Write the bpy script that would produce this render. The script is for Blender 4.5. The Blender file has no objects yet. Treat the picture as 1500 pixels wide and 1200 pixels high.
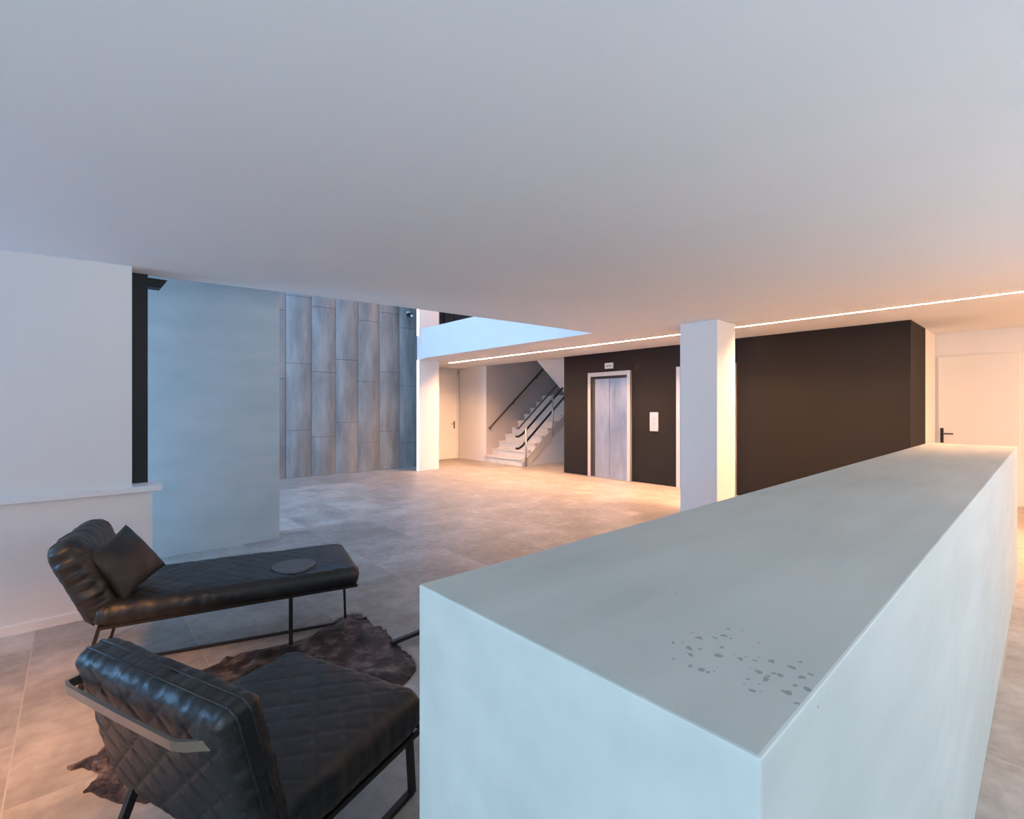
import bpy, bmesh, math, random
from mathutils import Vector, Matrix, noise
random.seed(7)
SC = bpy.context.scene
COL = SC.collection
PI = math.pi

# ------------------------------------------------------------------ materials
def new_mat(name):
    m = bpy.data.materials.new(name); m.use_nodes = True
    nt = m.node_tree; b = nt.nodes['Principled BSDF']
    return m, nt, b
def N(nt, t, **kw):
    n = nt.nodes.new(t)
    for k, v in kw.items(): setattr(n, k, v)
    return n
def coords(nt, scale=(1, 1, 1), rot=(0, 0, 0)):
    tc = N(nt, 'ShaderNodeTexCoord'); mp = N(nt, 'ShaderNodeMapping')
    mp.inputs['Scale'].default_value = scale; mp.inputs['Rotation'].default_value = rot
    nt.links.new(tc.outputs['Object'], mp.inputs['Vector'])
    return mp.outputs['Vector']
def noise_n(nt, vec, scale, detail=4, rough=.55):
    n = N(nt, 'ShaderNodeTexNoise'); n.inputs['Scale'].default_value = scale
    n.inputs['Detail'].default_value = detail; n.inputs['Roughness'].default_value = rough
    nt.links.new(vec, n.inputs['Vector']); return n.outputs['Fac']
def ramp(nt, fac, stops):
    r = N(nt, 'ShaderNodeValToRGB'); e = r.color_ramp.elements
    while len(e) < len(stops): e.new(.5)
    for i, (p, c) in enumerate(stops):
        e[i].position = p; e[i].color = (*c, 1) if len(c) == 3 else c
    nt.links.new(fac, r.inputs['Fac']); return r.outputs['Color']
def mix(nt, fac, a, b, mode='MIX'):
    m = N(nt, 'ShaderNodeMix', data_type='RGBA', blend_type=mode)
    if isinstance(fac, (int, float)): m.inputs['Factor'].default_value = fac
    else: nt.links.new(fac, m.inputs['Factor'])
    for s, v in (('A', a), ('B', b)):
        i = [x for x in m.inputs if x.name == s and x.type == 'RGBA'][0]
        if isinstance(v, tuple): i.default_value = (*v, 1)
        else: nt.links.new(v, i)
    return [x for x in m.outputs if x.type == 'RGBA'][0]
def math_n(nt, op, a, b=None, clamp=False):
    m = N(nt, 'ShaderNodeMath', operation=op, use_clamp=clamp)
    for i, v in enumerate((a, b)):
        if v is None: continue
        if isinstance(v, (int, float)): m.inputs[i].default_value = v
        else: nt.links.new(v, m.inputs[i])
    return m.outputs[0]
def bump(nt, b, h, strength=.3, dist=.01):
    n = N(nt, 'ShaderNodeBump'); n.inputs['Strength'].default_value = strength; n.inputs['Distance'].default_value = dist
    nt.links.new(h, n.inputs['Height']); nt.links.new(n.outputs['Normal'], b.inputs['Normal'])
def simple(name, col, rough=.6, metal=0, var=.04, scale=6, bmp=.05):
    m, nt, b = new_mat(name)
    v = coords(nt); f = noise_n(nt, v, scale)
    c = ramp(nt, f, [(.3, tuple(x*(1-var) for x in col)), (.7, tuple(min(1, x*(1+var)) for x in col))])
    nt.links.new(c, b.inputs['Base Color'])
    b.inputs['Roughness'].default_value = rough; b.inputs['Metallic'].default_value = metal
    if bmp: bump(nt, b, noise_n(nt, v, scale*30, 3), bmp, .002)
    return m
def emis(name, col, st):
    m, nt, b = new_mat(name)
    b.inputs['Base Color'].default_value = (.9, .9, .9, 1)
    b.inputs['Emission Color'].default_value = (*col, 1); b.inputs['Emission Strength'].default_value = st
    return m

M = {}
M['white'] = simple('white_paint', (.80, .79, .78), .7, var=.015, scale=2, bmp=.04)
M['ceil'] = simple('ceiling_paint', (.80, .79, .78), .8, var=.01, scale=1.5, bmp=.02)
M['sill'] = simple('sill_paint', (.82, .82, .83), .35, var=.02)
M['black_wall'] = simple('charcoal_paint', (.0125, .0115, .0118), .75, var=.06, scale=2)
M['black_wall'].node_tree.nodes['Principled BSDF'].inputs['Specular IOR Level'].default_value = .2
M['dark_metal'] = simple('dark_bronze_metal', (.05, .04, .035), .42, .85)
M['frame_black'] = simple('black_frame', (.003, .005, .007), .6, 0)
M['rail_black'] = simple('black_rail', (.012, .012, .013), .35, .2)
M['rail_bronze'] = simple('bronze_rail', (.12, .09, .075), .35, .6)
M['steel'] = simple('brushed_steel', (.50, .49, .49), .38, .85, var=.05, scale=3)
M['steel_frame'] = simple('satin_steel_frame', (.62, .58, .55), .45, .55)
M['chair_metal'] = simple('pale_bronze_metal', (.30, .235, .185), .38, .8)
M['stair'] = simple('stair_stone', (.60, .57, .53), .6, var=.06, scale=8)
M['plastic'] = simple('white_plastic', (.75, .73, .71), .4, var=.01)
M['stairwall'] = simple('stairwell_taupe', (.48, .44, .42), .75, var=.02, scale=2)

# lift door leaf steel with smeary sheen, bluish base colour paints in reflected daylight
m, nt, b = new_mat('lift_door_steel')
v = coords(nt, (1, 1, .35)); f = noise_n(nt, v, 5, 5)
nt.links.new(ramp(nt, f, [(.3, (.33, .37, .45)), (.7, (.46, .50, .58))]), b.inputs['Base Color'])
nt.links.new(ramp(nt, f, [(.3, (.32,)*3), (.7, (.5,)*3)]), b.inputs['Roughness'])
b.inputs['Metallic'].default_value = .75
M['lift_door'] = m

# limestone floor, slabs of 0.76 m with thin joints
m, nt, b = new_mat('limestone_floor')
v = coords(nt)
sep = N(nt, 'ShaderNodeSeparateXYZ'); nt.links.new(v, sep.inputs[0])
fx = math_n(nt, 'DIVIDE', math_n(nt, 'ADD', sep.outputs[0], 20*.76+.2), .76)
ix = math_n(nt, 'FLOOR', fx)
fy = math_n(nt, 'DIVIDE', math_n(nt, 'ADD', sep.outputs[1], math_n(nt, 'ADD', 20, math_n(nt, 'MULTIPLY', ix, .47))), 1.14)
iy = math_n(nt, 'FLOOR', fy)
dx = math_n(nt, 'MULTIPLY', math_n(nt, 'SUBTRACT', .5, math_n(nt, 'ABSOLUTE', math_n(nt, 'SUBTRACT', math_n(nt, 'FRACT', fx), .5))), .76)
dy = math_n(nt, 'MULTIPLY', math_n(nt, 'SUBTRACT', .5, math_n(nt, 'ABSOLUTE', math_n(nt, 'SUBTRACT', math_n(nt, 'FRACT', fy), .5))), 1.14)
dd = math_n(nt, 'MINIMUM', dx, dy)
joint = math_n(nt, 'LESS_THAN', dd, .0028)
cmb = N(nt, 'ShaderNodeCombineXYZ'); nt.links.new(ix, cmb.inputs[0]); nt.links.new(iy, cmb.inputs[1])
wn = N(nt, 'ShaderNodeTexWhiteNoise', noise_dimensions='3D'); nt.links.new(cmb.outputs[0], wn.inputs['Vector'])
off = N(nt, 'ShaderNodeVectorMath', operation='ADD'); nt.links.new(v, off.inputs[0])
sc_ = N(nt, 'ShaderNodeVectorMath', operation='SCALE'); nt.links.new(wn.outputs['Color'], sc_.inputs[0]); sc_.inputs['Scale'].default_value = 20
nt.links.new(sc_.outputs[0], off.inputs[1])
n1 = noise_n(nt, off.outputs[0], 2.2, 8, .65); n2 = noise_n(nt, off.outputs[0], 14, 6, .6)
base = ramp(nt, n1, [(.32, (.205, .18, .16)), (.5, (.345, .31, .28)), (.66, (.53, .49, .45))])
base = mix(nt, .3, base, ramp(nt, n2, [(.35, (.22, .195, .17)), (.65, (.48, .44, .40))]))
tone = ramp(nt, wn.outputs['Value'], [(0, (.82,)*3), (1, (1.0,)*3)])
base = mix(nt, 1.0, base, tone, 'MULTIPLY')
base = mix(nt, joint, base, (.39, .355, .325))
nt.links.new(base, b.inputs['Base Color'])
nt.links.new(ramp(nt, n1, [(.3, (.33,)*3), (.7, (.5,)*3)]), b.inputs['Roughness'])
bump(nt, b, n2, .12, .004)
M['floor'] = m

# pale board-marked concrete of the counter, with a cluster of pits near the corner
m, nt, b = new_mat('pale_concrete_counter')
v = coords(nt); vs = coords(nt, (.6, 3.2, 3.2))
n1 = noise_n(nt, v, 2.0, 5); n2 = noise_n(nt, vs, 3.0, 5)
base = ramp(nt, n1, [(.3, (.40, .445, .425)), (.7, (.475, .52, .50))])
base = mix(nt, .35, base, ramp(nt, n2, [(.35, (.36, .405, .385)), (.65, (.50, .54, .52))]))
vo = N(nt, 'ShaderNodeTexVoronoi', feature='F1'); vo.inputs['Scale'].default_value = 82
wv = N(nt, 'ShaderNodeVectorMath', operation='ADD')
nz = N(nt, 'ShaderNodeTexNoise'); nz.inputs['Scale'].default_value = 60; nt.links.new(v, nz.inputs['Vector'])
s2 = N(nt, 'ShaderNodeVectorMath', operation='SCALE'); nt.links.new(nz.outputs['Color'], s2.inputs[0]); s2.inputs['Scale'].default_value = .014
nt.links.new(v, wv.inputs[0]); nt.links.new(s2.outputs[0], wv.inputs[1]); nt.links.new(wv.outputs[0], vo.inputs['Vector'])
cr = N(nt, 'ShaderNodeSeparateColor'); nt.links.new(vo.outputs['Color'], cr.inputs[0])
def blob(cx, cy, r):
    d = N(nt, 'ShaderNodeVectorMath', operation='DISTANCE'); d.inputs[1].default_value = (cx, cy, 1.134)
    nt.links.new(v, d.inputs[0])
    return math_n(nt, 'SUBTRACT', 1, math_n(nt, 'DIVIDE', d.outputs['Value'], r), True)
reg = math_n(nt, 'MAXIMUM', blob(.612, .222, .085), math_n(nt, 'MULTIPLY', blob(.590, .305, .085), .7))
reg = math_n(nt, 'MAXIMUM', reg, math_n(nt, 'MULTIPLY', blob(.67, .31, .08), .75))
reg = math_n(nt, 'MAXIMUM', reg, math_n(nt, 'MULTIPLY', blob(.77, .42, .05), .5))
size = math_n(nt, 'MULTIPLY', cr.outputs[0], math_n(nt, 'MULTIPLY', reg, .85))
keep = math_n(nt, 'GREATER_THAN', cr.outputs[1], .35)
pit = math_n(nt, 'MULTIPLY', math_n(nt, 'LESS_THAN', vo.outputs['Distance'], size), keep)
base = mix(nt, math_n(nt, 'MULTIPLY', pit, .8), base, (.20, .22, .22))
# sparse pits all over
vo2 = N(nt, 'ShaderNodeTexVoronoi', feature='F1'); vo2.inputs['Scale'].default_value = 16; nt.links.new(wv.outputs[0], vo2.inputs['Vector'])
c2 = N(nt, 'ShaderNodeSeparateColor'); nt.links.new(vo2.outputs['Color'], c2.inputs[0])
p2 = math_n(nt, 'MULTIPLY', math_n(nt, 'LESS_THAN', vo2.outputs['Distance'], .05), math_n(nt, 'GREATER_THAN', c2.outputs[0], .86))
base = mix(nt, math_n(nt, 'MULTIPLY', p2, .5), base, (.28, .30, .28))
nt.links.new(base, b.inputs['Base Color']); b.inputs['Roughness'].default_value = .5
bump(nt, b, math_n(nt, 'SUBTRACT', math_n(nt, 'MULTIPLY', n2, .25), math_n(nt, 'MAXIMUM', pit, p2)), .25, .003)
M['counter'] = m

# smooth polished plaster wall
m, nt, b = new_mat('trowelled_plaster')
v = coords(nt); vs = coords(nt, (.7, 1, 2.2))
n1 = noise_n(nt, v, .9, 5); n2 = noise_n(nt, vs, 2.4, 6)
base = ramp(nt, n1, [(.3, (.38, .45, .465)), (.7, (.46, .53, .54))])
base = mix(nt, .4, base, ramp(nt, n2, [(.35, (.36, .43, .45)), (.65, (.49, .555, .565))]))
nt.links.new(base, b.inputs['Base Color']); b.inputs['Roughness'].default_value = .5
bump(nt, b, n2, .1, .003)
M['plaster'] = m

# grey stone cladding plates with vertical clouds
m, nt, b = new_mat('grey_stone_cladding')
v0 = coords(nt); sx = N(nt, 'ShaderNodeSeparateXYZ'); nt.links.new(v0, sx.inputs[0])
cell = math_n(nt, 'FLOOR', math_n(nt, 'DIVIDE', math_n(nt, 'SUBTRACT', sx.outputs[0], 2.745), .532))
rn = N(nt, 'ShaderNodeTexWhiteNoise', noise_dimensions='1D'); nt.links.new(cell, rn.inputs['W'])
ad = N(nt, 'ShaderNodeVectorMath', operation='MULTIPLY_ADD'); nt.links.new(rn.outputs['Color'], ad.inputs[0]); ad.inputs[1].default_value = (30, 30, 30)
nt.links.new(coords(nt, (1, 1, .22)), ad.inputs[2]); v = ad.outputs[0]
n1 = noise_n(nt, v, 3.6, 6, .6); n2 = noise_n(nt, v, 17, 4)
base = ramp(nt, n1, [(.33, (.15, .15, .148)), (.5, (.225, .225, .22)), (.68, (.33, .325, .31))])
base = mix(nt, .2, base, ramp(nt, n2, [(.3, (.17, .17, .165)), (.7, (.33, .325, .315))]))
nt.links.new(base, b.inputs['Base Color']); b.inputs['Roughness'].default_value = .48
bump(nt, b, n1, .15, .01)
M['cladding'] = m
M['gap'] = simple('dark_joint', (.05, .048, .045), .8)

# leather
def leather(name, c, rough, wr=.35):
    m, nt, b = new_mat(name)
    v = coords(nt); n1 = noise_n(nt, v, 7, 5); n2 = noise_n(nt, v, 140, 3); n3 = noise_n(nt, coords(nt, (1, 1, .5)), 18, 3)
    nt.links.new(ramp(nt, n1, [(.3, tuple(x*.75 for x in c)), (.7, tuple(x*1.35 for x in c))]), b.inputs['Base Color'])
    nt.links.new(ramp(nt, n1, [(.3, (rough-.05,)*3), (.7, (rough+.08,)*3)]), b.inputs['Roughness'])
    h = math_n(nt, 'ADD', math_n(nt, 'MULTIPLY', n2, .08), n3)
    bump(nt, b, h, wr, .012)
    return m
M['leather'] = leather('black_brown_leather', (.009, .008, .0078), .44)
M['leather_pillow'] = leather('black_pillow_leather', (.011, .0105, .010), .5, .25)
M['patch'] = leather('grey_round_disc', (.10, .105, .115), .6, .05)
# cowhide
m, nt, b = new_mat('brown_cowhide')
v = coords(nt); n1 = noise_n(nt, v, 8, 6, .7)
nt.links.new(ramp(nt, n1, [(.40, (.010, .005, .005)), (.5, (.04, .022, .018)), (.6, (.15, .105, .09))]), b.inputs['Base Color'])
b.inputs['Roughness'].default_value = .55
bump(nt, b, noise_n(nt, v, 60, 4), .6, .01)
M['hide'] = m
M['led'] = emis('led_diffuser', (1.0, .53, .275), 500)
M['led_v'] = emis('led_profile', (1.0, .57, .31), 2.4)
M['night'] = simple('dark_glass', (.008, .012, .016), .35, 0, bmp=0)

# ------------------------------------------------------------------ mesh helpers
def finish(bm, name, mat, parent=None, smooth=False, loc=None, mw=None, bevel=0):
    me = bpy.data.meshes.new(name)
    bmesh.ops.recalc_face_normals(bm, faces=bm.faces[:])
    bm.to_mesh(me); bm.free()
    me.materials.append(mat if not isinstance(mat, str) else M[mat])
    if smooth:
        for p in me.polygons: p.use_smooth = True
    o = bpy.data.objects.new(name, me); COL.objects.link(o)
    if parent: o.parent = parent
    if loc: o.location = loc
    if mw: o.matrix_local = mw
    if bevel:
        mo = o.modifiers.new('bevel', 'BEVEL'); mo.width = bevel; mo.segments = 2; mo.limit_method = 'ANGLE'
    return o
def box_bm(bm, x0, x1, y0, y1, z0, z1):
    vs = [bm.verts.new(p) for p in ((x0,y0,z0),(x1,y0,z0),(x1,y1,z0),(x0,y1,z0),(x0,y0,z1),(x1,y0,z1),(x1,y1,z1),(x0,y1,z1))]
    for f in ((0,3,2,1),(4,5,6,7),(0,1,5,4),(1,2,6,5),(2,3,7,6),(3,0,4,7)): bm.faces.new([vs[i] for i in f])
    return vs
def boxes(name, bs, mat, parent=None, bevel=0):
    bm = bmesh.new()
    for q in bs: box_bm(bm, *q)
    return finish(bm, name, mat, parent, bevel=bevel)
def prism(bm, pts, axis, a0, a1):
    """extrude a 2-D outline along an axis ('x','y','z')"""
    def P(p, a):
        if axis == 'y': return (p[0], a, p[1])
        if axis == 'x': return (a, p[0], p[1])
        return (p[0], p[1], a)
    A = [bm.verts.new(P(p, a0)) for p in pts]; B = [bm.verts.new(P(p, a1)) for p in pts]
    bm.faces.new(A); bm.faces.new(B[::-1]); n = len(pts)
    for i in range(n): bm.faces.new((A[i], B[i], B[(i+1) % n], A[(i+1) % n]))
def tube(bm, pts, r, seg=12, cap=True, flat=None):
    """sweep; flat=(w,h) makes a rectangular bar"""
    pts = [Vector(p) for p in pts]; rings = []; up = None
    for i, p in enumerate(pts):
        t = (pts[min(i+1, len(pts)-1)] - pts[max(i-1, 0)]).normalized()
        if up is None:
            up = Vector((0, 0, 1)) if abs(t.z) < .9 else Vector((1, 0, 0))
        s = t.cross(up).normalized(); up = s.cross(t).normalized()
        if flat:
            off = [(s*a*flat[0]/2 + up*c*flat[1]/2) for a, c in ((-1,-1),(1,-1),(1,1),(-1,1))]
        else:
            off = [(s*math.cos(2*PI*k/seg) + up*math.sin(2*PI*k/seg))*r for k in range(seg)]
        rings.append([bm.verts.new(p+q) for q in off])
    n = len(rings[0])
    for a, c in zip(rings, rings[1:]):
        for k in range(n): bm.faces.new((a[k], a[(k+1) % n], c[(k+1) % n], c[k]))
    if cap: bm.faces.new(rings[0][::-1]); bm.faces.new(rings[-1])
def tube_obj(name, pts, r, mat, parent=None, seg=12, flat=None, smooth=True):
    bm = bmesh.new(); tube(bm, pts, r, seg, flat=flat)
    o = finish(bm, name, mat, parent, smooth=smooth and not flat)
    return o
def empty(name, loc=(0, 0, 0), rz=0):
    o = bpy.data.objects.new(name, None); COL.objects.link(o); o.location = loc; o.rotation_euler = (0, 0, rz)
    o.empty_display_size = .1; return o
def tag(o, label, cat, group=None):
    o['label'] = label; o['category'] = cat
    if group: o['group'] = group
    return o
def struct(o, label=None):
    o['kind'] = 'structure'
    if label: o['label'] = label
    return o
def quilt(x, y, s=.085, k=1.25):
    """0 on a stitch line, 1 in the middle of a diamond"""
    a = (x + y/k)/s; c = (x - y/k)/s
    da = abs(a - round(a)); dc = abs(c - round(c))
    d = min(da, dc)*s
    return 1 - math.exp(-d/.010)
def cushion(name, L, W, T, r, parent, mw, mat='leather', n=90, q=.005, puff=.012, wr=.003, seed=0, sag=0, qs=.11, taper=0, qk=1.15, rp_=None, pipe=0):
    """rounded cushion centred on its own origin: L along x, W along y, T along z"""
    bm = bmesh.new()
    bmesh.ops.create_cube(bm, size=2)
    bmesh.ops.subdivide_edges(bm, edges=bm.edges[:], cuts=n, use_grid_fill=True)
    hx, hy, hz = L/2, W/2, T/2
    rp = min(rp_ or r*1.6, hx, hy)
    mp = lambda t: .55*math.sin(t*PI/2)+.45*t
    for v in bm.verts:
        cap = abs(abs(v.co.z)-1) < 1e-5
        sx, sy, sz = mp(v.co.x), mp(v.co.y), v.co.z
        p = Vector((sx*hx, sy*hy, 0))
        dist_in = max(0, min(hx-abs(p.x), hy-abs(p.y)))
        ix, iy = max(-hx+rp, min(hx-rp, p.x)), max(-hy+rp, min(hy-rp, p.y))
        ex, ey = p.x-ix, p.y-iy; m_ = max(abs(ex), abs(ey)); l_ = math.hypot(ex, ey)
        if l_ > 1e-6: p.x, p.y = ix+ex/l_*m_, iy+ey/l_*m_
        fz = min(1, dist_in/r); prof = math.sqrt(max(0, 1-(1-fz)**2))
        edge = T*.5 - r
        sg = 1 if sz > 0 else -1
        if cap:
            inner = min(1, dist_in/.12)
            z = (edge + r*prof)*sg + sg*puff*math.sin(PI/2*inner)
            z += sg*q*(quilt(p.x, p.y, qs, qk)-.7)*min(1, dist_in/.05)
        else:
            z = edge*sz
        side = 1-min(1, dist_in/.07)
        w = (noise.noise(Vector((p.x*22, p.y*22, z*5+seed)))+.5*noise.noise(Vector((p.x*50, p.y*50, z*9+seed))))*wr*(side*1.6+.25)
        d = Vector((p.x/hx, p.y/hy, 0)); d = d.normalized() if d.length > 1e-5 else d
        p.x += d.x*w*side; p.y += d.y*w*side; z += sg*w*.8*(fz > 0)
        z += noise.noise(Vector((p.x*6, p.y*6, seed)))*.004
        z -= sag*(1-(2*p.x/L)**2)*(1-(2*p.y/W)**2)
        if taper: p.y *= 1-taper*(p.x/L+.5)
        v.co = Vector((p.x, p.y, z))
    o = finish(bm, name, mat, parent, smooth=True, mw=mw)
    if pipe:
        ring = []; c = rp
        for qx, qy, a0 in ((1, 1, 0), (-1, 1, 90), (-1, -1, 180), (1, -1, 270)):
            for k in range(7):
                a = math.radians(a0+15*k); ring.append((qx*(hx-c)+c*math.cos(a), qy*(hy-c)+c*math.sin(a)))
        ring.append(ring[0])
        f = lambda x: 1-(taper*(x/L+.5))
        bm = bmesh.new()
        for sg in (-1, 1):
            tube(bm, [(x*1.0, y*f(x)*1.0, sg*(T/2-r)*1.0) for x, y in ring], .0035, 8)
        finish(bm, 'piping', mat, o, smooth=True)
    return o

# ------------------------------------------------------------------ room
ZC = 2.657
def cz(x):
    z = ZC - .0125*(8.33-x)
    if x < 5.9: z -= .066*min(1.25, ((5.9-x)/5.6))**2
    return z
TOP = 5.6
boxes_floor = boxes('floor', [(-3.3, 12.6, -4.3, 12.2, -.12, 0)], 'floor'); struct(boxes_floor, 'pale limestone slab floor')

def slab(bm, x0, x1, y0, y1, n):
    prev = None
    for i in range(n+1):
        x = x0+(x1-x0)*i/n
        r = [bm.verts.new(p) for p in ((x, y0, cz(x)), (x, y1, cz(x)), (x, y1, cz(x)+.34), (x, y0, cz(x)+.34))]
        if prev:
            for k in range(4): bm.faces.new((prev[k], prev[(k+1) % 4], r[(k+1) % 4], r[k]))
        else: bm.faces.new(r)
        prev = r
    bm.faces.new(prev[::-1])
bm = bmesh.new()
slab(bm, -3.1, 7.085, -2.29, 4.70, 40)
slab(bm, 7.135, 10.6, -2.29, 4.70, 4)
slab(bm, 6.0, 6.57, 4.70, 9.93, 3)
slab(bm, 6.57, 7.085, 4.70, 11.74, 2)
slab(bm, 7.135, 8.45, 4.70, 11.74, 2)
slab(bm, 7.085, 7.135, 10.3, 11.74, 1)
slab(bm, 8.45, 10.6, 4.70, 7.45, 4)
struct(finish(bm, 'ceiling', 'ceil'), 'smooth white ceiling')
bm = bmesh.new()
prism(bm, [(4.70, cz(5.907)), (9.70, cz(5.907)), (9.70, 3.31), (4.70, 3.31)], 'x', 5.907, 5.998)
struct(finish(bm, 'wall_parapet', 'white'), 'white upper floor parapet lit by daylight')
# roof of the double-height space, open over the void for the skylight
o = boxes('ceiling', [(-3.3, 12.6, 9.9, 12.2, TOP, TOP+.2), (-3.3, 12.6, -4.3, 5.2, TOP, TOP+.2), (5.3, 12.6, 5.2, 9.9, TOP, TOP+.2), (-3.3, -2.2, 5.2, 9.9, TOP, TOP+.2)], 'ceil'); struct(o, 'roof over the atrium')

# left wall: lower part, sill, upper part
struct(boxes('wall_left', [(-3.0, .42, 4.463, 4.76, 0, .846), (-3.0, .300, 4.463, 4.76, .886, 2.56)], 'white'), 'white wall beside the lounge seats')
struct(boxes('trim_1', [(-3.0, .475, 4.415, 4.80, .846, .888)], 'sill', bevel=.003), 'white window sill ledge')
struct(boxes('baseboard_left', [(-3.0, .425, 4.450, 4.463, 0, .06)], 'sill'), 'white skirting board')
w1 = empty('window_1', (.37, 4.72, .888)); struct(w1, 'dark window frame standing on the sill')
o = boxes('mullion', [(.305, .410, 4.66, 4.74, .889, 2.60)], 'frame_black'); o.parent = w1; o.matrix_parent_inverse = Matrix.Translation((-.37, -4.72, -.888))
bm = bmesh.new(); prism(bm, [(.40, 2.49), (.545, 2.49), (.50, 2.42), (.40, 2.42)], 'y', 4.745, 4.86)
o = finish(bm, 'bracket', 'frame_black'); o.parent = w1; o.matrix_parent_inverse = Matrix.Translation((-.37, -4.72, -.888))

# plaster wall, free-standing slab
struct(boxes('wall_partition', [(-1.4, 1.70, 5.80, 6.05, 0, TOP)], 'plaster'), 'blue-grey plaster wall slab')
# cladding wall
bm = bmesh.new()
box_bm(bm, -3.2, 6.56, 10.775, 10.95, 0, TOP)
struct(finish(bm, 'wall_back', 'gap'), 'wall behind the stone cladding')
bm = bmesh.new()
joints = {0: 2.10, 1: 2.435, 2: 2.276, 3: 2.585, 4: 2.107, 5: 2.36, 6: 2.05}
for c in range(-10, 7):
    xa = 2.745+.532*c; xb = min(xa+.532, 6.53)
    j = joints.get(c, 2.05+.5*((c*37) % 11)/11)
    z = j-1.43*2
    while z < TOP:
        z0, z1 = max(z, 0), min(z+1.43, TOP-.03)
        if z1-z0 > .02:
            g = .0035
            # each plate bows gently forward across its width
            K = 12; fr_, bk_ = [], []
            for k in range(K+1):
                x = xa+g+(xb-xa-2*g)*k/K; y = 10.75-.048*math.sin(PI*k/K)**.9
                fr_.append((bm.verts.new((x, y, z0+g)), bm.verts.new((x, y+.004, z1-g))))
                bk_.append((bm.verts.new((x, 10.765, z0+g)), bm.verts.new((x, 10.765, z1-g))))
            for k in range(K):
                (a, b_), (c_, d_) = fr_[k], fr_[k+1]; (e, f_), (h_, i_) = bk_[k], bk_[k+1]
                for q_ in ((a, c_, d_, b_), (e, f_, i_, h_), (a, e, h_, c_), (b_, d_, i_, f_)): bm.faces.new(q_)
            bm.faces.new((fr_[0][0], fr_[0][1], bk_[0][1], bk_[0][0])); bm.faces.new((fr_[K][0], bk_[K][0], bk_[K][1], fr_[K][1]))
        z += 1.43
t = finish(bm, 'stone_cladding', 'cladding')
tag(t, 'tall wall cladding of staggered upright grey stone plates', 'wall cladding')

# pillar beside the cladding, with its glowing edge
p = boxes('pillar', [(6.012, 6.56, 9.935, 10.035, 0, TOP-.002), (6.535, 6.56, 10.035, 10.77, 0, TOP-.002)], 'white')
tag(p, 'white square pillar between the stone cladding and the door niche', 'pillar')
# walls of the niche, stair and lift core
struct(boxes('wall_niche', [(6.58, 12.0, 11.75, 11.95, 0, TOP)], 'white'), 'white wall with the left door')
struct(boxes('wall_side', [(8.45, 12.0, 10.45, 11.745, 0, TOP)], 'white'), 'white wall left of the stairs')
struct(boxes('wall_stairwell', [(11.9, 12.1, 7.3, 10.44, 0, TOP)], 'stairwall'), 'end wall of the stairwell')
struct(boxes('baseboard_niche', [(6.6, 7.62, 11.738, 11.75, 0, .09), (8.438, 8.45, 10.45, 11.735, 0, .09)], 'sill'), 'low white skirting')
struct(boxes('wall_core', [(8.33, 9.5, 1.235, 7.45, 0, cz(8.33)+.02)], 'black_wall'), 'charcoal lift core')
struct(boxes('wall_passage', [(9.505, 10.44, 1.235, 1.6, 0, 2.70)], 'white'), 'short white wall right of the lift core')
struct(boxes('wall_right', [(10.45, 10.65, -2.3, 1.6, 0, 2.75)], 'white'), 'white end wall')
struct(boxes('wall_front', [(-3.2, 10.65, -2.5, -2.3, 0, .3), (-3.2, 10.65, -2.5, -2.3, 2.45, TOP), (6.1, 10.65, -2.5, -2.3, .3, 2.45), (-3.2, .3, -2.5, -2.3, .3, 2.45)], 'white'), 'wall behind the camera')
struct(boxes('wall_facade', [(-3.3, -3.1, -4.3, 12.2, TOP-.3, TOP), (-3.3, -3.1, -4.3, 12.2, 2.45, 3.0), (-3.3, -3.1, 4.45, 4.78, 0, TOP),
    (-3.3, -3.1, 10.6, 12.2, 0, TOP), (-3.3, -3.1, -4.3, 4.45, 3.0, TOP-.3), (-3.3, -3.1, -2.5, -2.2, 0, 2.45)], 'white'), 'street facade')
struct(boxes('wall_upper', [(6.0, 12.6, 4.3, 4.5, 3.05, TOP), (9.3, 9.5, 4.5, 7.4, 3.05, TOP)], 'white'), 'upper floor walls')

struct(boxes('ceiling', [(8.46, 11.9, 7.46, 10.44, 3.3, 3.45)], 'ceil'), 'unseen lid over the stairwell, added to block skylight')  # lid added out of view to keep the skylight off the stair walls
struct(boxes('wall_stair', [(8.456, 11.88, 10.432, 10.449, 0, 3.29)], 'stairwall'), 'thin taupe sheet on the wall beside the stairs')  # thin darker sheet laid over the white side wall
# upper landing glazing and warm reveal seen over the parapet
w2 = empty('window_2', (7.2, 9.6, 3.0)); struct(w2, 'dark glazed screen on the upper floor')
def par(o, r):
    o.parent = r; o.matrix_parent_inverse = Matrix.LocRotScale(r.location, r.rotation_euler, None).inverted(); return o
par(boxes('pane', [(7.20, 7.23, 8.6, 10.70, 3.0, 5.4)], 'night'), w2)
par(boxes('frame', [(7.16, 7.27, 10.70, 10.80, 3.0, 5.4), (7.16, 7.27, 10.28, 10.33, 3.0, 5.4), (7.16, 7.27, 8.6, 10.8, 5.4, 5.48)], 'frame_black'), w2)

# column
c = boxes('column', [(6.19, 6.73, 2.88, 3.40, 0, cz(6.2)-.001)], 'white', bevel=.003)
tag(c, 'square white column standing behind the long counter', 'column')

# ------------------------------------------------------------------ counter
c = boxes('reception_counter', [(.46, 5.98, .174, .762, 0, 1.134)], 'counter', bevel=.0035)
tag(c, 'long pale grey concrete counter with pitted top', 'counter')

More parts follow.
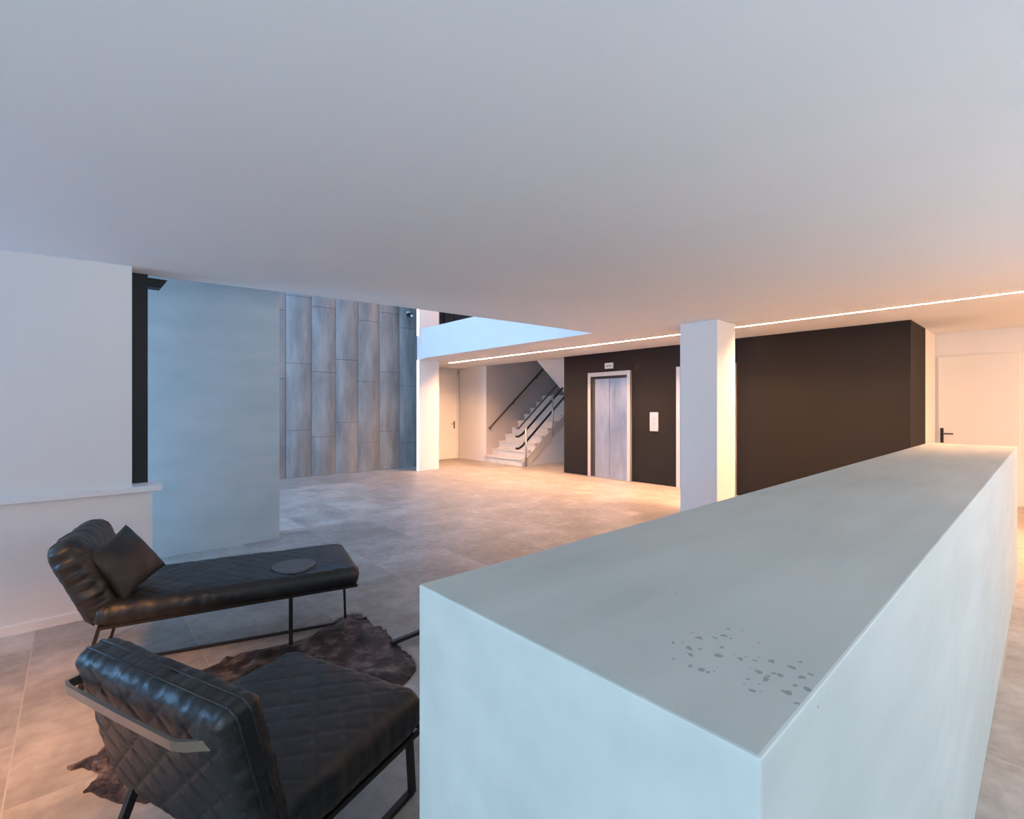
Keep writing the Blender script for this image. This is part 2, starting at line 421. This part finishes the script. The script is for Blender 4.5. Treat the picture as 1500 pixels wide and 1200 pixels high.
# ------------------------------------------------------------------ LED lines
o = boxes('ceiling_light_strip', [(7.086, 7.134, -2.15, 10.295, cz(7.1)+.025, cz(7.1)+.045)], 'led')
tag(o, 'long glowing warm white light line set in the ceiling', 'ceiling light')
r = empty('vertical_light_strip', (6.005, 9.99, 0)); tag(r, 'upright glowing light line on the edge of the pillar', 'light strip')
for z0, z1 in ((0.0, cz(6)-.01), (3.20, 5.4)):
    o = boxes('light_profile', [(5.999, 6.011, 9.955, 10.03, z0, z1)], 'led_v', r); o.matrix_parent_inverse = Matrix.Translation((-6.005, -9.99, 0))

# ------------------------------------------------------------------ lifts
def lift(y0, label):
    y1 = y0+1.08
    r = empty('elevator_door', (8.33, (y0+y1)/2, 0)); tag(r, label, 'elevator', None)
    f = boxes('frame', [(8.255, 8.328, y0, y0+.075, 0, 2.24), (8.255, 8.328, y1-.075, y1, 0, 2.24), (8.255, 8.328, y0+.075, y1-.075, 2.155, 2.24)], 'steel_frame', bevel=.003)
    par(f, r)
    par(boxes('lintel', [(8.300, 8.329, y0+.075, y1-.075, 2.10, 2.155)], 'frame_black'), r)
    ym = (y0+y1)/2
    par(boxes('door_leaf', [(8.312, 8.329, y0+.075, ym-.002, .012, 2.10)], 'lift_door'), r)
    par(boxes('door_leaf', [(8.306, 8.329, ym+.002, y1-.165, .012, 2.10)], 'lift_door'), r)
    par(boxes('reveal', [(8.262, 8.329, y1-.080, y1-.0755, 0, 2.15)], 'gap'), r)  # dark facing puts the recess shade on the jamb's inner side
    par(boxes('recess_shade', [(8.318, 8.329, y1-.164, y1-.0805, .012, 2.10)], 'gap'), r)  # flat dark strip painted in for the shade of a deeper recess
    par(boxes('threshold', [(8.24, 8.329, y0+.01, y1-.01, .0, .011)], 'steel'), r)
lift(5.62, 'steel elevator door in the charcoal wall, left of the call panel')
lift(3.535, 'elevator door mostly hidden behind the white column, frame edges showing')
r = empty('call_panel', (8.32, 5.11, 1.2)); tag(r, 'tall steel call button panel beside the elevator door', 'call panel')
par(boxes('plate', [(8.305, 8.3305, 5.02, 5.20, 1.03, 1.397)], 'steel_frame', bevel=.003), r)
for z in (1.17, 1.27):
    bm = bmesh.new(); tube(bm, [(8.306, 5.11, z), (8.298, 5.11, z)], .016, 20); par(finish(bm, 'button', 'steel', smooth=False), r)
r = empty('floor_indicator', (8.32, 6.175, 2.37)); tag(r, 'small white floor indicator box above the elevator door', 'indicator')
par(boxes('housing', [(8.300, 8.329, 6.07, 6.28, 2.31, 2.43)], 'plastic', bevel=.004), r)
par(boxes('display', [(8.297, 8.2995, 6.10, 6.25, 2.345, 2.385)], simple('display_grey', (.42, .39, .37), .3), None), r)

# ------------------------------------------------------------------ doors
def handle(parent, x, y, z, face, direction, mat='steel'):
    """face: 'y' door facing -Y, 'x' door facing -X; direction +-1 of the lever along the leaf"""
    h = bmesh.new()
    if face == 'y':
        box_bm(h, x-.02, x+.02, y-.008, y-.0005, z-.14, z+.08)
        tube(h, [(x, y-.005, z), (x, y-.05, z), (x+.02*direction, y-.055, z), (x+.13*direction, y-.055, z)], .010)
    else:
        box_bm(h, x-.008, x-.0005, y-.02, y+.02, z-.15, z+.09)
        tube(h, [(x-.005, y, z), (x-.05, y, z), (x-.055, y+.02*direction, z), (x-.055, y+.14*direction, z)], .010)
    return par(finish(h, 'door_handle', mat, smooth=False), parent)
d = empty('door_1', (8.0, 11.74, 0)); struct(d, 'plain white door in the niche wall')
par(boxes('leaf', [(7.64, 8.36, 11.722, 11.746, .008, 2.50)], 'white', bevel=.002), d)
par(boxes('door_frame', [(8.363, 8.42, 11.712, 11.749, 0, 2.56), (7.57, 7.637, 11.712, 11.749, 0, 2.56), (7.57, 8.42, 11.712, 11.749, 2.503, 2.56)], 'white'), d)
handle(d, 8.27, 11.722, 1.03, 'y', -1, 'rail_bronze')
d = empty('door_2', (10.44, .7, 0)); struct(d, 'plain white door in the end wall')
par(boxes('leaf', [(10.425, 10.449, .28, 1.195, .008, 2.30)], 'white', bevel=.002), d)
handle(d, 10.425, 1.15, 1.06, 'x', -1, 'dark_metal')

# ------------------------------------------------------------------ stairs
RISE, RUN, X0, Y0, Y1 = .187, .25, 8.40, 8.97, 10.428
st = empty('staircase', (X0, Y0, 0)); tag(st, 'pale stone staircase with black rails climbing behind the lift core', 'staircase')
NS = 10
for k in range(NS-1):
    x = X0+RUN*k
    bm = bmesh.new()
    prism(bm, [(x, max(0, RISE*k-.07)), (x, RISE*(k+1)-.035), (x-.025, RISE*(k+1)-.035), (x-.025, RISE*(k+1)), (x+RUN-.002, RISE*(k+1)), (x+RUN-.002, max(0, RISE*k-.07))], 'y', Y0, Y1)
    par(finish(bm, 'step', 'stair'), st)
x9 = X0+RUN*(NS-1)
par(boxes('landing', [(x9, 11.89, 7.47, Y1, RISE*NS-.28, RISE*NS)], 'stair'), st)
sl = RISE/RUN
bm = bmesh.new()
zz = lambda x, o: sl*(x-X0)+o
prism(bm, [(X0+.02, 0), (X0+.02, .10), (x9, zz(x9, .10)), (x9, zz(x9, -.20)), (X0+.22, 0)], 'y', Y0-.03, Y0-.001)
par(finish(bm, 'stringer', 'stair'), st)
bm = bmesh.new()
prism(bm, [(X0+.25, 0), (x9, zz(x9, -.20)), (11.88, zz(x9, -.20)), (11.88, 0)], 'y', Y0+.0, Y0+.06)
par(finish(bm, 'understair_panel', 'white'), st)
# return flight above: a sloping slab whose white underside shows
s2 = .77
bm = bmesh.new()
zs = lambda x: 2.70-s2*(x-9.0)
prism(bm, [(8.46, zs(8.46)), (x9, zs(x9)), (x9, zs(x9)+.3), (8.46, zs(8.46)+.3)], 'y', 7.47, Y0)
par(finish(bm, 'upper_flight', 'white'), st)
for (x, zt) in ((8.44, 1.03), (9.42, 1.86)):
    zb = 0 if x < 8.5 else zz(x, -.02)
    par(tube_obj('post', [(x, Y0-.14, zb), (x, Y0-.14, zt)], .024, 'steel'), st)
def rail_pts(xs, z0, xe, off, y, hook=.22):
    p = [(xs-hook, y, z0-.02), (xs-hook+.08, y, z0-.03), (xs-hook*.35, y, z0-.005)]
    p += [(xs, y, z0+.03)] + [(x, y, z0+.03+.80*(x-xs)) for x in (xs+.2, (xs+xe)/2, xe)]
    return p
par(tube_obj('handrail', rail_pts(8.35, .80, 10.1, 0, Y0-.10), .028, 'rail_black'), st)
par(tube_obj('handrail', rail_pts(8.35, .50, 10.3, 0, Y0-.10), .028, 'rail_black'), st)
o = par(tube_obj('handrail', rail_pts(8.42, 1.00, 9.90, 0, Y0+.04, .14), .022, 'rail_bronze'), st); o['label'] = 'thin bronze handrail'
hr = empty('wall_handrail', (8.55, 10.4, .95)); tag(hr, 'bronze handrail fixed to the wall left of the stairs', 'handrail')
par(tube_obj('rail', [(8.49, 10.37, .93), (8.55, 10.37, .96), (9.5, 10.37, .96+.83*.95), (10.9, 10.37, .96+.83*2.35)], .024, 'rail_bronze'), hr)
for x in (8.56, 9.45, 10.4):
    z = .96+.83*(x-8.55)
    par(tube_obj('bracket', [(x, 10.445, z-.10), (x, 10.39, z-.09), (x, 10.37, z)], .012, 'rail_bronze'), hr)

# security camera high on the cladding
cam_t = empty('security_camera', (6.12, 10.68, 3.75)); tag(cam_t, 'small dark security camera high on the stone cladding', 'camera')
par(boxes('mount', [(6.09, 6.15, 10.60, 10.665, 3.82, 3.88)], 'plastic'), cam_t)
bm = bmesh.new(); tube(bm, [(6.12, 10.62, 3.80), (6.09, 10.42, 3.74)], .055, 20); par(finish(bm, 'body', 'frame_black'), cam_t)
bm = bmesh.new(); tube(bm, [(6.09, 10.419, 3.74), (6.088, 10.405, 3.737)], .035, 20); par(finish(bm, 'lens', 'plastic'), cam_t)

# ------------------------------------------------------------------ armchair (seen from behind)
def basis(ox, oy, ax, ay):
    return ox, oy, math.atan2(ay, ax)
# local x = forward, local y = towards the far side (+) ; near side = -y
ach = empty('armchair', (-.012, 1.943, 0), math.radians(21.3))
tag(ach, 'black quilted leather lounge chair in front, seen from behind', 'armchair')
W = .72
def L3(x, y, z, rx=0, ry=0, rz=0):
    return Matrix.Translation((x, y, z)) @ Matrix.Rotation(rz, 4, 'Z') @ Matrix.Rotation(ry, 4, 'Y') @ Matrix.Rotation(rx, 4, 'X')
def back_mw(xb, zb, xt, zt, yc):
    """cushion whose +x (length) axis runs up the back from (xb,zb) to (xt,zt); its +z faces forward"""
    u = Vector((xt-xb, 0, zt-zb)).normalized(); f = Vector((u.z, 0, -u.x)); y = f.cross(u)
    m = Matrix((( u.x, y.x, f.x, (xb+xt)/2), (u.y, y.y, f.y, yc), (u.z, y.z, f.z, (zb+zt)/2), (0, 0, 0, 1)))
    return m
cushion('seat', .64, W, .14, .05, ach, L3(.455, -W/2, .335), seed=1, puff=.018, qs=.12, rp_=.06)
cushion('backrest', .49, W, .105, .035, ach, back_mw(.165, .28, .052, .727, -W/2), seed=2, puff=.010, rp_=.036, pipe=1, qs=.12, n=110)
def rod(name, pts, parent, mat='dark_metal', r=.009, flat=None):
    return tube_obj(name, pts, r, mat, parent, flat=flat)
# metal bar hugging the back, hooked round both corners
bar = [(.075, -.69, .655), (.035, -.685, .655), (.012, -.65, .650), (-.008, -.585, .638), (-.016, -.55, .636), (-.018, -.3, .635), (-.016, -.03, .635), (-.008, .004, .635), (.03, .012, .635), (.07, .012, .635)]
o = rod('back_rail', bar, ach, 'chair_metal', flat=(.010, .026)); o['label'] = 'pale bronze bar'
fr = rod('seat_frame', [(.14, -.02, .255), (.78, -.02, .255), (.78, -W+.02, .255), (.14, -W+.02, .255), (.14, -.02, .255)], ach, flat=(.018, .018))
for y in (-.06, -W+.06):
    rod('leg', [(.145, y, .27), (.035, y, .005)], ach, flat=(.020, .024))
    rod('leg', [(.745, y, .255), (.765, y, .005)], ach, flat=(.020, .024))
    rod('floor_rail', [(.035, y, .012), (.765, y, .012)], ach, flat=(.022, .018))

# ------------------------------------------------------------------ chaise longue
chs = empty('chaise_longue', (.06, 3.28, 0), math.radians(-13.5))
tag(chs, 'black quilted leather chaise longue with raised headrest by the white wall', 'chaise longue')
CW = .71
cushion('mattress', 1.36, CW, .11, .05, chs, L3(.665, CW/2, .368), n=130, seed=3, puff=.014, sag=-.006, q=.003)
cushion('backrest', .50, CW-.05, .135, .06, chs, back_mw(.045, .335, -.145, .755, CW/2), seed=4, puff=.014, wr=.0045, q=.003, n=110)
bm = bmesh.new()
tube(bm, [(.96, .20, .425), (.96, .20, .4495)], .13, 48); o = finish(bm, 'round_disc', 'patch', chs); o['label'] = 'lighter grey round disc'  # lighter grey disc laid on the mattress top
rod('seat_frame', [(.02, .03, .31), (1.32, .03, .31), (1.32, CW-.03, .31), (.02, CW-.03, .31), (.02, .03, .31)], chs, flat=(.016, .016))
rod('back_frame', [(-.01, .10, .31), (-.045, .10, .34), (-.15, .10, .58), (-.15, CW-.10, .58), (-.045, CW-.10, .34), (-.01, CW-.10, .31)], chs, flat=(.012, .012))
rod('leg', [(.02, .03, .31), (-.06, .03, .006)], chs, flat=(.016, .016))
rod('leg', [(.02, CW-.03, .31), (-.06, CW-.03, .006)], chs, flat=(.016, .016))
rod('leg', [(.93, .035, .31), (.93, .035, .006)], chs, flat=(.022, .022))
rod('leg', [(1.275, .25, .31), (1.285, .25, .006)], chs, flat=(.014, .014))
rod('floor_rail', [(-.05, .30, .012), (1.42, .20, .012)], chs, flat=(.018, .014))
rod('cross_bar', [(-.06, .03, .012), (-.06, CW-.03, .012)], chs, flat=(.018, .014))

# pillow leaning on the headrest
def loc2w(root, p):
    return Matrix.LocRotScale(root.location, root.rotation_euler, None) @ Vector(p)
pc = loc2w(chs, (.095, .225, .590))
e1 = Vector((-.175, 0, .2425)).normalized(); e2 = Vector((.13, .24, .09)); e2 = (e2 - e1*e2.dot(e1)).normalized(); e3 = e1.cross(e2)
if e3.x < 0: e3 = -e3; e2 = -e2
R3 = Matrix.Rotation(math.radians(-13.5), 3, 'Z') @ Matrix((e1, e2, e3)).transposed()
bm = bmesh.new(); n = 36; S = .165
grid = {}
for side in (1, -1):
    for i in range(n+1):
        for j in range(n+1):
            a, c_ = -1+2*i/n, -1+2*j/n
            if side == -1 and (i in (0, n) or j in (0, n)): grid[(side, i, j)] = grid[(1, i, j)]; continue
            pin = 1-.10*(1-a*a)*(c_*c_) ; pin2 = 1-.10*(1-c_*c_)*(a*a)
            x, y = a*S*pin2, c_*S*pin
            h = .078*((1-a**2)*(1-c_**2))**.42
            h += noise.noise(Vector((x*14, y*14, side*3)))*.006*min(1, 4*(1-a*a)*(1-c_*c_)+.1)
            grid[(side, i, j)] = bm.verts.new((x, y, side*h))
for side in (1, -1):
    for i in range(n):
        for j in range(n):
            bm.faces.new([grid[(side, *k)] for k in ((i, j), (i+1, j), (i+1, j+1), (i, j+1))])
pl = finish(bm, 'throw_pillow', 'leather_pillow', smooth=True)
mw = R3.to_4x4(); mw.translation = pc; pl.matrix_world = mw
tag(pl, 'square black leather pillow leaning on the chaise longue headrest', 'pillow')

# ------------------------------------------------------------------ cowhide rug
out = [(.072, 2.36), (.02, 2.44), (.07, 2.50), (.06, 2.57), (-.06, 2.66), (.09, 2.66), (.12, 2.78), (.20, 2.92), (.33, 3.02), (.478, 3.12), (.62, 3.17), (.784, 3.19), (.93, 3.13), (1.07, 3.12),
       (1.22, 3.19), (1.36, 3.28), (1.47, 3.30), (1.49, 3.18), (1.47, 3.06), (1.50, 2.90), (1.47, 2.72), (1.455, 2.58), (1.46, 2.44), (1.36, 2.30), (1.18, 2.24), (.98, 2.30), (.80, 2.20), (.62, 2.26), (.44, 2.20), (.30, 2.28), (.22, 2.20), (.14, 2.27)]
def smooth_poly(P, it=2):
    for _ in range(it):
        Q = []
        for i in range(len(P)):
            a, b_ = Vector(P[i]), Vector(P[(i+1) % len(P)])
            Q += [a*.75+b_*.25, a*.25+b_*.75]
        P = Q
    return P
P = smooth_poly(out, 2)
P = [Vector((p[0], p[1])) + Vector((noise.noise(Vector((p[0]*30, p[1]*30, 1))), noise.noise(Vector((p[0]*30, p[1]*30, 5)))))*.022 for p in P]
from mathutils.geometry import delaunay_2d_cdt
def inside(x, y):
    c_ = False; j = len(P)-1
    for i in range(len(P)):
        if (P[i].y > y) != (P[j].y > y) and x < (P[j].x-P[i].x)*(y-P[i].y)/(P[j].y-P[i].y)+P[i].x: c_ = not c_
        j = i
    return c_
pts = [p.copy() for p in P]
gx = -.08
while gx < 1.52:
    gy = 2.15
    while gy < 3.34:
        x, y = gx+random.uniform(-.006, .006), gy+random.uniform(-.006, .006)
        if inside(x, y) and min((Vector((x, y))-q).length for q in P) > .014: pts.append(Vector((x, y)))
        gy += .024
    gx += .024
res = delaunay_2d_cdt(pts, [], [list(range(len(P)))], 1, 1e-5)
bm = bmesh.new()
nP = len(P)
def hz(x, y):
    dmin = min((Vector((x, y))-q).length for q in P[::2])
    return .006 + .010*min(1, dmin/.06) + .035*max(0, noise.noise(Vector((x*7, y*7, 2))))*min(1, dmin/.05)
tv = [bm.verts.new((p.x, p.y, hz(p.x, p.y))) for p in res[0]]
for f in res[2]: bm.faces.new([tv[i] for i in f])
be = [e for e in bm.edges if e.is_boundary]
ex = bmesh.ops.extrude_edge_only(bm, edges=be)
for g in ex['geom']:
    if isinstance(g, bmesh.types.BMVert): g.co.z = .001
# lying hair tufts
hairs = 0
while hairs < 9000:
    x, y = random.uniform(-.08, 1.52), random.uniform(2.15, 3.34)
    if not inside(x, y): continue
    hairs += 1
    z = hz(x, y) if hairs % 3 else .012
    a = noise.noise(Vector((x*2.2, y*2.2, 9)))*5 + random.uniform(-.5, .5)
    l = random.uniform(.014, .03); w = .0013
    dx_, dy_ = math.cos(a), math.sin(a)
    v1 = bm.verts.new((x-dy_*w, y+dx_*w, z)); v2 = bm.verts.new((x+dy_*w, y-dx_*w, z)); v3 = bm.verts.new((x+dx_*l, y+dy_*l, z+random.uniform(.002, .010)))
    bm.faces.new((v1, v2, v3))
rug = finish(bm, 'cowhide_rug', 'hide')
tag(rug, 'shaggy dark brown cowhide rug on the stone floor between the seats', 'rug')

# ------------------------------------------------------------------ low table, hidden by the counter but for its sled foot
tb = empty('low_table', (1.42, 2.67, 0), math.radians(4)); tag(tb, 'low table whose black metal floor rail shows at the rug edge', 'table')
for y in (0.0, -.42):
    rod('sled_base', [(.0, y, .03), (1.15, y, .03), (1.15, y, .26), (.62, y, .26)] , tb, 'rail_black', flat=(.026, .022))
bm = bmesh.new(); box_bm(bm, .58, 1.2, -.45, .02, .275, .295); finish(bm, 'table_top', 'dark_metal', tb, bevel=.004)

# ------------------------------------------------------------------ light
def area(name, loc, direction, sx, sy, power, col, spread=None):
    l = bpy.data.lights.new(name, 'AREA'); l.shape = 'RECTANGLE'; l.size = sx; l.size_y = sy; l.energy = power; l.color = col
    if spread: l.spread = spread
    o = bpy.data.objects.new(name, l); COL.objects.link(o); o.location = loc
    o.rotation_euler = Vector(direction).to_track_quat('-Z', 'Z' if abs(direction[2]) < .9 else 'Y').to_euler(); return o
# daylight: facade glazing left of and behind the camera, glazing behind, atrium glazing and skylight
area('daylight_facade', (-3.05, -.3, 1.3), (1, 0, .4), 3.8, 2.1, 112, (.65, .84, 1.0), math.radians(125))
area('daylight_rear', (3.2, -2.25, 1.4), (0, 1, .05), 5.6, 1.9, 112, (.76, .88, 1.0))
area('daylight_slot', (-3.05, 5.28, 1.3), (1, .15, 0), .95, 2.4, 340, (.24, .56, 1.0))
area('daylight_atrium', (-3.05, 7.7, 4.1), (1, 0, 0), 5.6, 2.2, 450, (.48, .69, 1.0))
area('skylight', (1.6, 7.5, TOP+.05), (0, 0, -1), 7.0, 4.4, 230, (.28, .56, 1.0))
# warm lamps out of frame
s = bpy.data.lights.new('warm_spot', 'SPOT'); s.energy = 640; s.color = (1, .40, .07); s.spot_size = math.radians(54); s.spot_blend = .9; s.shadow_soft_size = .22
so = bpy.data.objects.new('warm_spot', s); COL.objects.link(so); so.location = (-1.3, 1.8, 2.35)
so.rotation_euler = (Vector((-.55, 3.0, 0))-Vector(so.location)).to_track_quat('-Z', 'Y').to_euler()
area('passage_lamp', (8.8, -1.7, 2.6), (0, .15, -1), 2.6, .25, 120, (1, .53, .24))
area('upper_warm', (6.5, 8.6, 5.3), (0, .7, -.8), .8, .8, 30, (1, .55, .3))

w = bpy.data.worlds.new('world'); SC.world = w; w.use_nodes = True
w.node_tree.nodes['Background'].inputs[0].default_value = (.45, .65, 1, 1); w.node_tree.nodes['Background'].inputs[1].default_value = .6

# ------------------------------------------------------------------ camera
cd = bpy.data.cameras.new('camera'); co = bpy.data.objects.new('camera', cd); COL.objects.link(co)
cd.sensor_fit = 'HORIZONTAL'; cd.sensor_width = 36; cd.lens = 36*707.7/1500; cd.clip_start = .02; cd.clip_end = 100
co.location = (0, 0, 1.45)
fwd = Vector((.6696, .7427, 0))
co.rotation_euler = fwd.to_track_quat('-Z', 'Y').to_euler()
SC.camera = co
SC.view_settings.view_transform = 'Standard'; SC.view_settings.look = 'None'; SC.view_settings.gamma = 1
SC.view_settings.use_curve_mapping = False; SC.view_settings.exposure = 0
